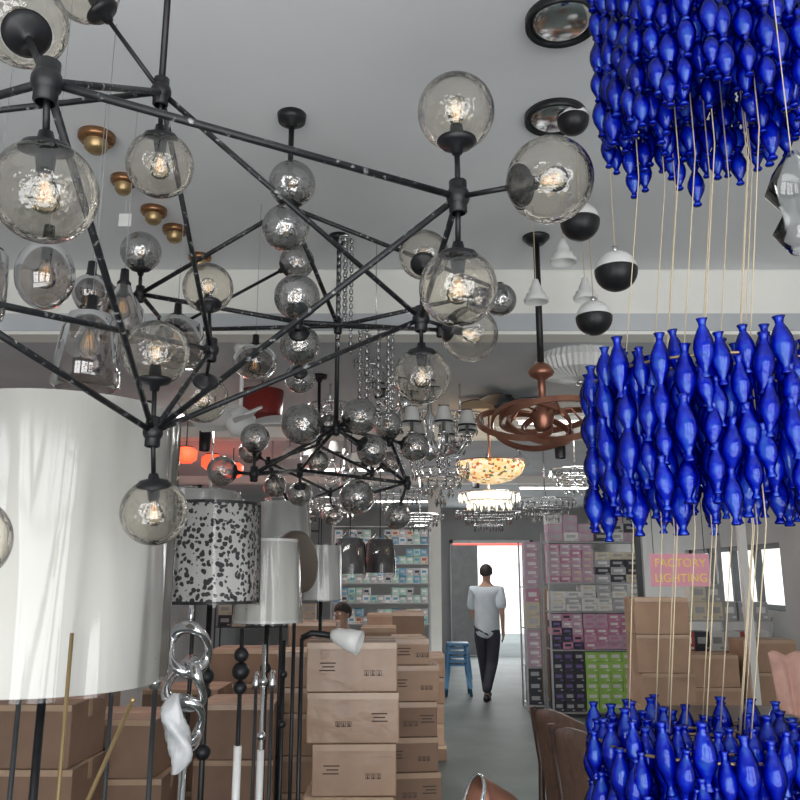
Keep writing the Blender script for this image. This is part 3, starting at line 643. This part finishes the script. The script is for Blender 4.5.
# ---------------------------------------------------------------- cartons
def carton(c,s,rz=0,m='carton',label='brown cardboard carton sealed with tape',group='stacked cartons',prt=False):
    c=Vector(c); base=Vector((c.x,c.y,c.z-s[2]/2))
    r=top('cardboard_carton',label,'carton',base,group)
    R_=Matrix.Rotation(rz,4,'Z'); T=TR(c)@R_
    g=G(); g.box(c,s,T=T)
    g.obj('carton_body',[m],r,bevel=.006)
    g=G(); g.box(c,(s[0]*.995,.05,.003),T=TR(c+Vector((0,0,s[2]/2+.0005)))@R_)
    g.box(c,(.003,.05,.09),T=T@TR((s[0]/2+.0008,0,s[2]/2-.045)))
    g.box(c,(.003,.05,.09),T=T@TR((-s[0]/2-.0008,0,s[2]/2-.045)))
    g.box(c,(s[0]*.99,.003,.03),T=T@TR((0,-s[1]/2-.0008,s[2]/2-.017)))
    g.obj('tape_strip',['tape'],r)
    if prt:
        g=G(); yb=-s[1]/2-.002
        def bx(x,z,w,h): g.box(c,(w,.002,h),T=T@TR((x,yb,z)))
        k=s[2]/.25; sg=random.choice((-1,1)); kk=random.uniform(.75,1)
        for i in range(3):
            x=sg*s[0]*.16+i*.034*kk; z=-.03*k
            bx(x-.012*kk,z,.002,.028*kk);bx(x+.012*kk,z,.002,.028*kk);bx(x,z+.014*kk,.025*kk,.002);bx(x,z-.014*kk,.025*kk,.002)
            bx(x,z-.004*kk,.005,.013*kk);bx(x,z+.006*kk,.011*kk,.003);bx(x,z-.010*kk,.013*kk,.003)
        for i in range(3): bx(-sg*s[0]*.28+random.uniform(0,.01),.02-.018*i,.08-.02*(i%2),.006)
        g.obj('printed_marks',['ink'],r,kind='stuff')
    return r
z=PY(350,642,4.3).z
xs=PY(352,642,4.3).x
h=.245
while z>0.02:
    hh=min(h,z); 
    carton((xs+random.uniform(-.015,.015),4.3+.2,z-hh/2),(.45+random.uniform(-.03,.02),.42,hh-.002),random.uniform(-.05,.05),m='cartonwrap',label='brown cardboard carton with printed handling marks in clear film',prt=True); z-=hh
zt=PY(418,640,4.9).z; z=zt; first=True
while z>.02:
    hh=min(random.uniform(.15,.24),z); ww=.2 if first else random.uniform(.28,.33); carton((PY(410,640,4.9).x-.01+random.uniform(-.02,.02),5.2,z-hh/2),(ww,.38,hh-.002),.12+random.uniform(-.05,.05),'carton2' if z<.9 else 'carton',prt=True,label='brown carton in a tall stack'); z-=hh; first=False  # lower cartons take the darker cardboard
for px,py,Y,w,m in((300,652,5.5,.3,'carton'),(378,628,6.05,.26,'carton'),(408,612,6.7,.26,'carton2'),(425,655,7.5,.36,'carton'),(312,622,6.9,.4,'carton2'),(385,614,9.4,.4,'carton')):
    c=PY(px,py,Y); z=c.z
    while z>.02:
        hh=min(random.uniform(.15,.28),z); carton((c.x+random.uniform(-.01,.01),Y+.2,z-hh/2),(w,.36,hh-.002),random.uniform(-.06,.06),m); z-=hh
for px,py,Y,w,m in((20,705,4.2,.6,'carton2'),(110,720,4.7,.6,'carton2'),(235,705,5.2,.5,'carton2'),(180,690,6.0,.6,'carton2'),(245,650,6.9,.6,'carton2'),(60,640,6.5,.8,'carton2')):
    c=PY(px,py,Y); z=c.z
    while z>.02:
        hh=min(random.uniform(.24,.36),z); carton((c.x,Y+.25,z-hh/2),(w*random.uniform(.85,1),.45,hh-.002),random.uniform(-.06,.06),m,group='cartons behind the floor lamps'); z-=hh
for px,py,Y,w in((662,598,7.0,.45),(540,588,10.95,.26),(715,655,8.0,.45),(770,640,8.0,.5)):
    c=PY(px,py,Y); z=c.z
    while z>.02:
        hh=min(random.uniform(.24,.32),z); carton((c.x,Y+.2,z-hh/2),(w,.4,hh-.002),random.uniform(-.06,.06),'carton',group='cartons by the rack'); z-=hh
# ---------------------------------------------------------------- racks & product boxes
for n_,c_ in (('lilac',(.50,.34,.43)),('pink',(.50,.22,.33)),('green',(.33,.56,.13)),('blackbox',(.03,.03,.045)),('whitebox',(.66,.67,.66)),('bluebox',(.10,.28,.42)),('mint',(.33,.52,.44)),('redbox',(.4,.08,.07)),('purple',(.15,.1,.28)),('cream',(.58,.53,.41))): M[n_]=mat(n_,c_,.45,var=.1,scale=8)
pm={}
def pbox(s,m1,m2):
    key=(round(s[0],3),round(s[1],3),round(s[2],3),m1,m2)
    if key not in pm:
        g=G().box((0,0,s[2]/2),s); g.box((0,-s[1]/2-.001,s[2]*.55),(s[0]*.62,.002,s[2]*.34),1); g.box((s[0]*.3,-s[1]/2-.001,s[2]*.15),(s[0]*.25,.002,s[2]*.12),1)
        pm[key]=g.mesh('product_box',[m1,m2])
    return pm[key]
def stack(x0,x1,z0,z1,y,nx,nz,mats,label,group,dep=.25,miss=0):
    w=(x1-x0)/nx; hh=(z1-z0)/nz
    for i in range(nx):
        for j in range(nz):
            if random.random()<miss and j==nz-1: continue
            m1,m2=random.choice(mats)
            o=place(pbox((w*.97,dep,hh*.985),m1,m2),'product_box',(x0+w*(i+.5)+random.uniform(-.001,.001),y+dep/2+random.uniform(0,.04),z0+hh*j),label=label[m1] if isinstance(label,dict) else label,cat='box',group=group)
def rack(x0,x1,y0,y1,zt,levels,label,m='darksteel'):
    r=top('shelving_rack',label,'shelf',Vector(((x0+x1)/2,(y0+y1)/2,0)))
    for x in(x0,x1):
        for y in(y0,y1): G().box((x,y,zt/2),(.02,.03,zt)).obj('upright',[m],r)
    for z in levels: G().box(((x0+x1)/2,(y0+y1)/2,z-.008),(x1-x0-.021,y1-y0,.015)).obj('shelf_board',[m],r)
Y=9.7
rack(1.76,2.88,Y+.0,Y+.4,2.1,[.06,.745,1.175,1.505,1.985],'dark metal rack stacked with small product boxes','steel')
stack(1.775,2.14,.062,.72,Y,3,6,[('blackbox','purple'),('blackbox','steel')],'small black printed product box','black product boxes')
stack(2.15,2.865,.062,.72,Y,5,6,[('green','whitebox')],'small lime green product box','green product boxes')
stack(2.15,2.865,.75,1.15,Y,5,5,[('pink','whitebox'),('lilac','pink')],'small pink and purple product box','pink product boxes')
stack(1.775,2.14,.75,1.15,Y,3,5,[('blackbox','purple'),('pink','blackbox'),('lilac','whitebox')],'small dark purple product box','purple product boxes')
stack(1.775,2.865,1.18,1.48,Y,6,4,[('whitebox','steel'),('whitebox','cream'),('steel','whitebox')],'small white product carton box','white product boxes',miss=.3)
stack(1.775,2.3,1.51,1.96,Y,4,6,[('lilac','whitebox'),('pink','whitebox'),('lilac','cream')],'small lilac product box','lilac product boxes')
stack(2.32,2.865,1.51,1.95,Y,3,5,[('steel','whitebox'),('blackbox','steel'),('cream','steel')],'small grey product box','grey product boxes',miss=.3)
stack(1.775,2.865,1.99,2.3,Y,6,3,[('steel','blackbox'),('whitebox','steel'),('lilac','steel'),('blackbox','steel')],'small assorted product box','assorted boxes on the top shelf',miss=.4)
rack(1.545,1.745,10.18,10.6,2.0,[.06,.5,.95,1.45],'narrow metal rack stacked with boxes','steel')
stack(1.56,1.73,.062,.48,10.2,1,3,[('blackbox','steel')],'dark grey product box','boxes in narrow rack')
stack(1.56,1.73,.502,.93,10.2,1,4,[('lilac','whitebox')],'small lilac product box','boxes in narrow rack')
stack(1.56,1.73,.952,1.43,10.2,1,3,[('pink','whitebox'),('cream','steel')],'small pink product box','boxes in narrow rack')
stack(1.56,1.73,1.452,2.0,10.2,1,5,[('lilac','whitebox')],'small lilac product box','boxes in narrow rack')
rack(-1.0,.44,12,12.4,2.35,[.1,.5,.9,1.2,1.48,1.76,2.04,2.3],'grey metal shelving filled with small coloured boxes','steel')
LM={'mint':'small mint green product box','bluebox':'small blue product box','whitebox':'small white product box','redbox':'small red product box','cream':'small cream product box','green':'small green product box','steel':'small grey product box','blackbox':'small black product box'}
for z in(.9,1.2,1.48,1.76,2.04):
    stack(-.97,.41,z,z+.21,12.02,13,2,[('mint','whitebox'),('mint','bluebox'),('bluebox','steel'),('whitebox','bluebox'),('steel','whitebox'),('cream','redbox'),('steel','blackbox')],LM,'small boxes on the grey shelving',miss=.25)
rack(-2.9,-1.3,13,13.4,2.5,[.3,.8,1.3,1.8,2.3],'grey metal shelving along the back')
for z in(.8,1.3,1.8):
    stack(-2.87,-1.33,z,z+.35,13.02,7,2,[('steel','whitebox'),('cream','steel'),('blackbox','steel')],LM,'cartons on back shelving',miss=.3)
rack(2.98,4.0,8.9,9.3,1.15,[.1,.6,1.12],'low metal shelf beside the window','steel')
stack(3.0,3.98,1.12,1.5,8.92,6,2,[('whitebox','steel'),('cream','steel'),('steel','whitebox')],LM,'boxes on low shelf',miss=.4)
stack(3.0,3.98,.6,1.0,8.92,6,2,[('whitebox','steel'),('blackbox','steel'),('redbox','whitebox')],LM,'boxes on low shelf')
for i in range(3):
    b=PZ(458,695,0); zz=.11*i; x,y=b.x,b.y
    r=top('plastic_stool','blue plastic stool in a stack','stool',Vector((x,y,zz)),'stacked blue stools')
    G().box((x,y,zz+.45),(.3,.3,.035)).box((x,y,zz+.4),(.27,.27,.03)).obj('seat',['blueplastic'],r,bevel=.01)
    for sx in(-1,1):
        for sy in(-1,1): G().cyl((x+sx*.17,y+sy*.17,zz),(x+sx*.12,y+sy*.12,zz+.43),.02,.025,seg=8).obj('leg',['blueplastic'],r)
for k,(px,py,Y) in enumerate([(562,722,3.5),(590,745,2.75)]):
    b=PY(px,py,Y); x,y=b.x,b.y; zt=b.z
    r=top('leather_chair','dark wood dining chair with brown leather curved back','chair',Vector((x,y,0)),'brown leather chairs')
    T0=TR((x,y,0))@Matrix.Rotation(1.95,4,'Z')
    ztop=zt+.05
    vs=[];n1=12;n2=6
    for side in(0,1):
        for j in range(n2+1):
            for i in range(n1+1):
                a=-1+2*i/n1; h_=ztop-.45*(1-j/n2)
                w=.19+.02*(j/n2); zz=h_-.05*a*a*(j/n2)
                vs.append(T0@Vector((w*a,-.06*a*a+ .04*(j/n2)+side*.022,zz)))
    A=(n1+1)*(n2+1); fs=[]
    for j in range(n2):
        for i in range(n1):
            q=j*(n1+1)+i; fs.append([q,q+1,q+n1+2,q+n1+1]); fs.append([A+q,A+q+n1+1,A+q+n1+2,A+q+1])
    for j in range(n2):
        for e in(0,n1): q=j*(n1+1)+e; fs.append([q,q+n1+1,A+q+n1+1,A+q])
    for i in range(n1):
        for b_ in(0,n2*(n1+1)): q=b_+i; fs.append([q,q+1,A+q+1,A+q])
    G().add(vs,fs).obj('backrest',['leather'],r)
    sz=ztop-.46
    G().box((0,0,0),(.42,.4,.06),T=T0@TR((0,-.22,sz))).obj('seat',['leather'],r,bevel=.02)
    for sx in(-1,1):
        G().tube([T0@Vector((sx*.2,.05,0)),T0@Vector((sx*.2,-.01,sz)),T0@Vector((sx*.205,-.02,ztop-.25)),T0@Vector((sx*.215,.01,ztop-.02))],.014,8).obj('leg',['wood'],r)
        G().cyl(T0@Vector((sx*.2,-.38,0)),T0@Vector((sx*.19,-.37,sz-.02)),.014,.018).obj('leg',['wood'],r)
c=PY(680,570,6.4)
r=top('hanging_sign','pink hanging shop sign with yellow lettering','sign',c)
G().box(c,(.46,.02,.25)).obj('sign_board',['pinksign'],r)
G().cyl(c+Vector((-.2,0,.12)),(c.x-.2,c.y,ZR),.003,seg=6).cyl(c+Vector((.2,0,.12)),(c.x+.2,c.y,ZR),.003,seg=6).obj('sign_cord',['black'],r)
for t_,dz in(('FACTORY',.025),('LIGHTING',-.09)):
    cu=bpy.data.curves.new('sign_lettering','FONT'); cu.body=t_; cu.size=.09; cu.align_x='CENTER'; cu.extrude=.002
    o=bpy.data.objects.new('tmp',cu); COL.objects.link(o)
    me=bpy.data.meshes.new_from_object(o.evaluated_get(bpy.context.evaluated_depsgraph_get())); bpy.data.objects.remove(o)
    me.materials.clear(); me.materials.append(M['yellow'])
    o=place(me,'sign_lettering',c+Vector((0,-.013,dz)),r,kind='stuff'); o.rotation_euler=(math.pi/2,0,0)
for px,Y_,m_,w in((641,8.2,'darksteel',.05),(747,8.0,'white',.07),(722,9,'steel',.05)):
    x=PY(px,600,Y_).x; g=G().box((x,Y_,ZR/2),(w,w,ZR)); g.obj('trim_4',[m_],kind='structure')
c=PY(765,700,5.2)
r=top('display_table','dark wooden display table','table',Vector((c.x,c.y,0)))
G().box((c.x,c.y,.75),(1.1,.6,.04)).obj('table_top',['wood'],r,bevel=.006)
for sx in(-1,1):
    for sy in(-1,1): G().box((c.x+sx*.5,c.y+sy*.25,.365),(.05,.05,.73)).obj('leg',['wood'],r)
vs=[];nx,nz=14,16
for j in range(nz+1):
    for i in range(nx+1):
        u=i/nx; v=j/nz
        vs.append((c.x+.0+.2*u,c.y-.1-.12*v+.02*math.sin(u*14+v*2)*(.3+v),.79+.34*(1-v)+.012*math.sin(u*9)))
fs=[[j*(nx+1)+i,j*(nx+1)+i+1,(j+1)*(nx+1)+i+1,(j+1)*(nx+1)+i] for j in range(nz) for i in range(nx)]
o=G().add(vs,fs).obj('draped_cloth',['cloth'],label='peach cloth draped in folds on the table',cat='cloth'); sm=o.modifiers.new('Solid','SOLIDIFY'); sm.thickness=.01
c=P(797,205,1.12)
r=top('glass_ornament','clear twisted glass pendant ornament on a cord','pendant lamp',Vector((c.x,c.y,ZC)))
G().lathe([(0,-.075),(.015,-.07),(.035,-.04),(.018,-.01),(.04,.02),(.028,.05),(.008,.08),(0,.08)],TR(c),20).obj('glass_body',['clear'],r)
G().cyl(c+Vector((0,0,.08)),(c.x,c.y,ZC),.0008,seg=6).obj('cord',['thread'],r)
# ---------------------------------------------------------------- people
def skin(name,verts,edges,rad,mt,parent,loc,rz=0,sub=2,rootv=0):
    me=bpy.data.meshes.new(name); Rz=Matrix.Rotation(rz,3,'Z')
    me.from_pydata([tuple(Rz@Vector(v)) for v in verts],edges,[]); me.materials.append(M[mt])
    o=place(me,name,loc,parent)
    s=o.modifiers.new('Skin','SKIN'); s.use_smooth_shade=True
    for i,r_ in enumerate(rad):
        d=me.skin_vertices[0].data[i]; d.radius=r_ if isinstance(r_,tuple) else (r_,r_); d.use_root=(i==rootv)
    u=o.modifiers.new('Sub','SUBSURF'); u.levels=sub; u.render_levels=sub
    return o
class Sk:
    def __init__(s): s.v=[];s.e=[];s.r=[]
    def n(s,p,r,par=None):
        s.v.append(p); s.r.append(r); i=len(s.v)-1
        if par is not None: s.e.append((par,i))
        return i
def person(loc,rz,pose,shirt,pants,label):
    r=top('person',label,'person',Vector(loc))
    b=Sk(); sh=Sk(); pa=Sk()
    dz=pose.get('dz',0)
    Z=lambda p:(p[0],p[1],p[2]+dz)
    pel=b.n(Z((0,0,.95)),(.12,.09)); sp1=b.n(Z((0,0,1.12)),(.105,.08),pel); ch=b.n(Z((0,.01,1.3)),(.13,.09),sp1); nb=b.n(Z((0,0,1.42)),(.08,.06),ch)
    nk=b.n(Z((0,.01,1.5)),(.048,.05),nb); jw=b.n(Z((0,.03,1.565)),(.058,.066),nk); hd=b.n(Z((0,.02,1.62)),(.072,.088),jw); cr=b.n(Z((0,.015,1.675)),(.055,.07),hd)
    pels=pa.n(Z((0,0,1.0)),(.135,.11))
    s0=sh.n(Z((0,0,.78)),(.18,.15)); s00=sh.n(Z((0,0,.95)),(.18,.145),s0); s1=sh.n(Z((0,0,1.12)),(.175,.135),s00); s2=sh.n(Z((0,.01,1.3)),(.185,.13),s1); s3=sh.n(Z((0,0,1.42)),(.13,.09),s2)
    for sx,(elb,wr) in zip((-1,1),pose['arms']):
        a=b.n(Z((sx*.175,0,1.405)),.046,nb); e=b.n(Z(elb),.038,a); w=b.n(Z(wr),.024,e)
        d=(Vector(wr)-Vector(elb)).normalized(); side=Vector((0,1,0)) if abs(d.z)>.5 else Vector((0,0,1))
        pm_=Vector(wr)+d*.06; pi=b.n(Z(tuple(pm_)),(.030,.018),w)
        for f in range(4):
            o_=side*(.024-.016*f); L=[.075,.085,.08,.06][f]
            q=pm_+o_+d*.035; k1=b.n(Z(tuple(q)),.009,pi); k2=b.n(Z(tuple(q+d*L*.5+Vector((-sx*.008,0,0)))),.008,k1); b.n(Z(tuple(q+d*L+Vector((-sx*.024,0,0)))),.007,k2)
        t1=b.n(Z(tuple(Vector(wr)+d*.03+side*.035)),.01,w); b.n(Z(tuple(Vector(wr)+d*.075+side*.055)),.008,t1)
        a2=sh.n(Z((sx*.17,0,1.40)),.078,s3); m_=Vector((sx*.175,0,1.40)).lerp(Vector(elb),.97); sh.n(Z(tuple(m_)),.076,a2)
    for sx,(kn,an,to) in zip((-1,1),pose['legs']):
        h_=b.n(Z((sx*.085,0,.88)),.075,pel); k_=b.n(Z(kn),.05,h_); cf=b.n(Z(tuple(Vector(kn).lerp(Vector(an),.35)+Vector((0,-.015,0)))),.046,k_); a_=b.n(Z(an),.034,cf); b.n(Z(to),(.034,.025),a_)
        h2=pa.n(Z((sx*.088,0,.86)),.1,pels); k2=pa.n(Z(kn),.08,h2); c2=pa.n(Z(tuple(Vector(kn).lerp(Vector(an),.5))),.07,k2); pa.n(Z(tuple(Vector(kn).lerp(Vector(an),1.08))),.062,c2)
        A=Matrix.Rotation(rz,3,'Z')
        g=G(); an_=Vector(loc)+A@Vector(Z(an)); to_=Vector(loc)+A@Vector(Z(to)); d=(to_-an_); d.z=0; d=d.normalized()
        low=min(an_.z-.09,to_.z-.03); low=max(low,loc[2])
        lo=Vector((an_.x,an_.y,low))-d*.05; hi=Vector((to_.x,to_.y,low))+d*.05
        g.tube([lo+Vector((0,0,.045)),lo.lerp(hi,.3)+Vector((0,0,.05)),lo.lerp(hi,.7)+Vector((0,0,.042)),hi+Vector((0,0,.03))],[.036,.044,.044,.028],14); g.obj('shoe',['black'],r)
    skin('body',b.v,b.e,b.r,'tan',r,loc,rz)
    skin('shirt',sh.v,sh.e,sh.r,shirt,r,loc,rz)
    skin('trousers',pa.v,pa.e,pa.r,pants,r,loc,rz)
    A=TR(Vector(loc))@Matrix.Rotation(rz,4,'Z')
    hc=Vector(Z((0,.0,1.645)))
    g=G(); T=A@TR(hc)@Matrix.Rotation(.42,4,'X')@Matrix.Diagonal((.086,.102,.09,1))
    g.lathe([(math.sin(t),math.cos(t)) for t in [1.95*i/12 for i in range(13)]],T,24); g.obj('hair',['hair'],r)
    g=G()
    for sx in(-1,1): g.sph(A@Vector(Z((sx*.075,.02,1.615))),.022,seg=12,sc=(.4,.7,1.2))
    g.sph(A@Vector(Z((0,.118,1.605))),.016,seg=10,sc=(.7,1,1.3)); g.obj('ears_and_nose',['tan'],r)
    g=G()
    for sx in(-1,1): g.sph(A@Vector(Z((sx*.03,.098,1.625))),.011,seg=10)
    g.obj('eyes',['white'],r)
    g=G().sph(A@Vector(Z((0,.10,1.565))),.018,seg=10,sc=(1.2,.5,.3)); g.obj('mouth',['red'],r)
    return r
f=PZ(489,704,0)
person((f.x,f.y,0),-.25,dict(arms=[((-.21,.06,1.13),(-.17,.24,.98)),((.21,-.1,1.14),(.20,.02,.90))],legs=[((-.08,.18,.5),(-.06,.28,.11),(-.06,.42,.05)),((.05,.0,.48),(.02,-.32,.2),(.02,-.22,.09))]),'shirt','pants','person walking away in pale grey t-shirt and dark trousers')
f=PY(343,612,8.2)
person((f.x,f.y,0),2.6,dict(dz=-.40,arms=[((-.24,.1,1.15),(-.12,.32,1.12)),((.24,.1,1.15),(.12,.32,1.12))],legs=[((-.12,.42,.92),(-.12,.45,.5),(-.12,.58,.43)),((.12,.42,.92),(.12,.45,.5),(.12,.58,.43))]),'blueshirt','pants','person with dark hair seated in a blue shirt behind cartons')
x,y=f.x,f.y
r=top('plastic_stool','blue plastic stool under a seated person','stool',Vector((x,y,0)))
G().box((x,y,.32),(.34,.34,.03)).obj('seat',['blueplastic'],r,bevel=.01)
for sx in(-1,1):
    for sy in(-1,1): G().cyl((x+sx*.17,y+sy*.17,0),(x+sx*.12,y+sy*.12,.31),.02,seg=8).obj('leg',['blueplastic'],r)
# ---------------------------------------------------------------- camera & light
cd=bpy.data.cameras.new('camera'); cd.lens=36; cd.sensor_width=36; cd.clip_start=.05
co=bpy.data.objects.new('camera',cd); COL.objects.link(co); co.location=CAM; co.rotation_euler=(math.pi/2+pp,0,0)
bpy.context.scene.camera=co
w=bpy.data.worlds.new('World'); bpy.context.scene.world=w; w.use_nodes=True
wt=w.node_tree; bg=wt.nodes['Background']
tc=wt.nodes.new('ShaderNodeTexCoord'); sx=wt.nodes.new('ShaderNodeSeparateXYZ'); rp=wt.nodes.new('ShaderNodeValToRGB')
wt.links.new(tc.outputs['Generated'],sx.inputs[0]); wt.links.new(sx.outputs['Z'],rp.inputs[0])
e=rp.color_ramp.elements; e[0].position=0; e[0].color=(.78,.77,.74,1); e[1].position=.25; e[1].color=(.92,.96,1,1)
wt.links.new(rp.outputs[0],bg.inputs[0]); bg.inputs[1].default_value=2.2
def area(loc,rot,sx_,sy_,pw,col=(1,1,1)):
    l=bpy.data.lights.new('area','AREA'); l.shape='RECTANGLE'; l.size=sx_; l.size_y=sy_; l.energy=pw; l.color=col
    o=bpy.data.objects.new('area_light',l); COL.objects.link(o); o.location=loc; o.rotation_euler=rot; return o
for x0,x1 in((-2.6,-1.0),(-.6,1.2),(1.6,3.6)):
    area(((x0+x1)/2,YN-.3,1.45),(math.pi/2,0,0),x1-x0,2.4,50*(x1-x0)/1.8,(.97,.98,1))
area((0.4,-1.0,.08),(math.pi-.35,0,0),6,1.8,120,(.98,.99,1))  # added uplight standing in for sunlit pavement bounce on the ceiling
area((1.9,16.6,1.3),(math.pi/2,0,math.pi),1.5,2.0,40,(.97,.99,1))
for (x,y) in((-1.2,5.9),(1.6,6.6),(-1.6,9),(.4,10.3),(2,13)): area((x,y,ZR-.12),(0,0,0),1.2,.3,24,(1,.98,.94))  # added lamps carrying the light of the rear battens
for (x,y) in((0.3,8.5),(.9,12.5)): area((x,y,.1),(math.pi,0,0),1.6,3,12,(.97,.99,1))  # added floor uplights to brighten the rear ceiling, no fixture there
l=bpy.data.lights.new('sun','SUN'); l.energy=3.5; l.angle=.05
o=bpy.data.objects.new('sun',l); COL.objects.link(o); o.rotation_euler=(math.radians(42),0,0)
l=bpy.data.lights.new('neon','POINT'); l.energy=14; l.color=(1,.15,.08); l.shadow_soft_size=.2
o=bpy.data.objects.new('neon_glow',l); COL.objects.link(o); o.location=(XL+.9,8.6,2.2)
bpy.context.scene.view_settings.view_transform='Standard'
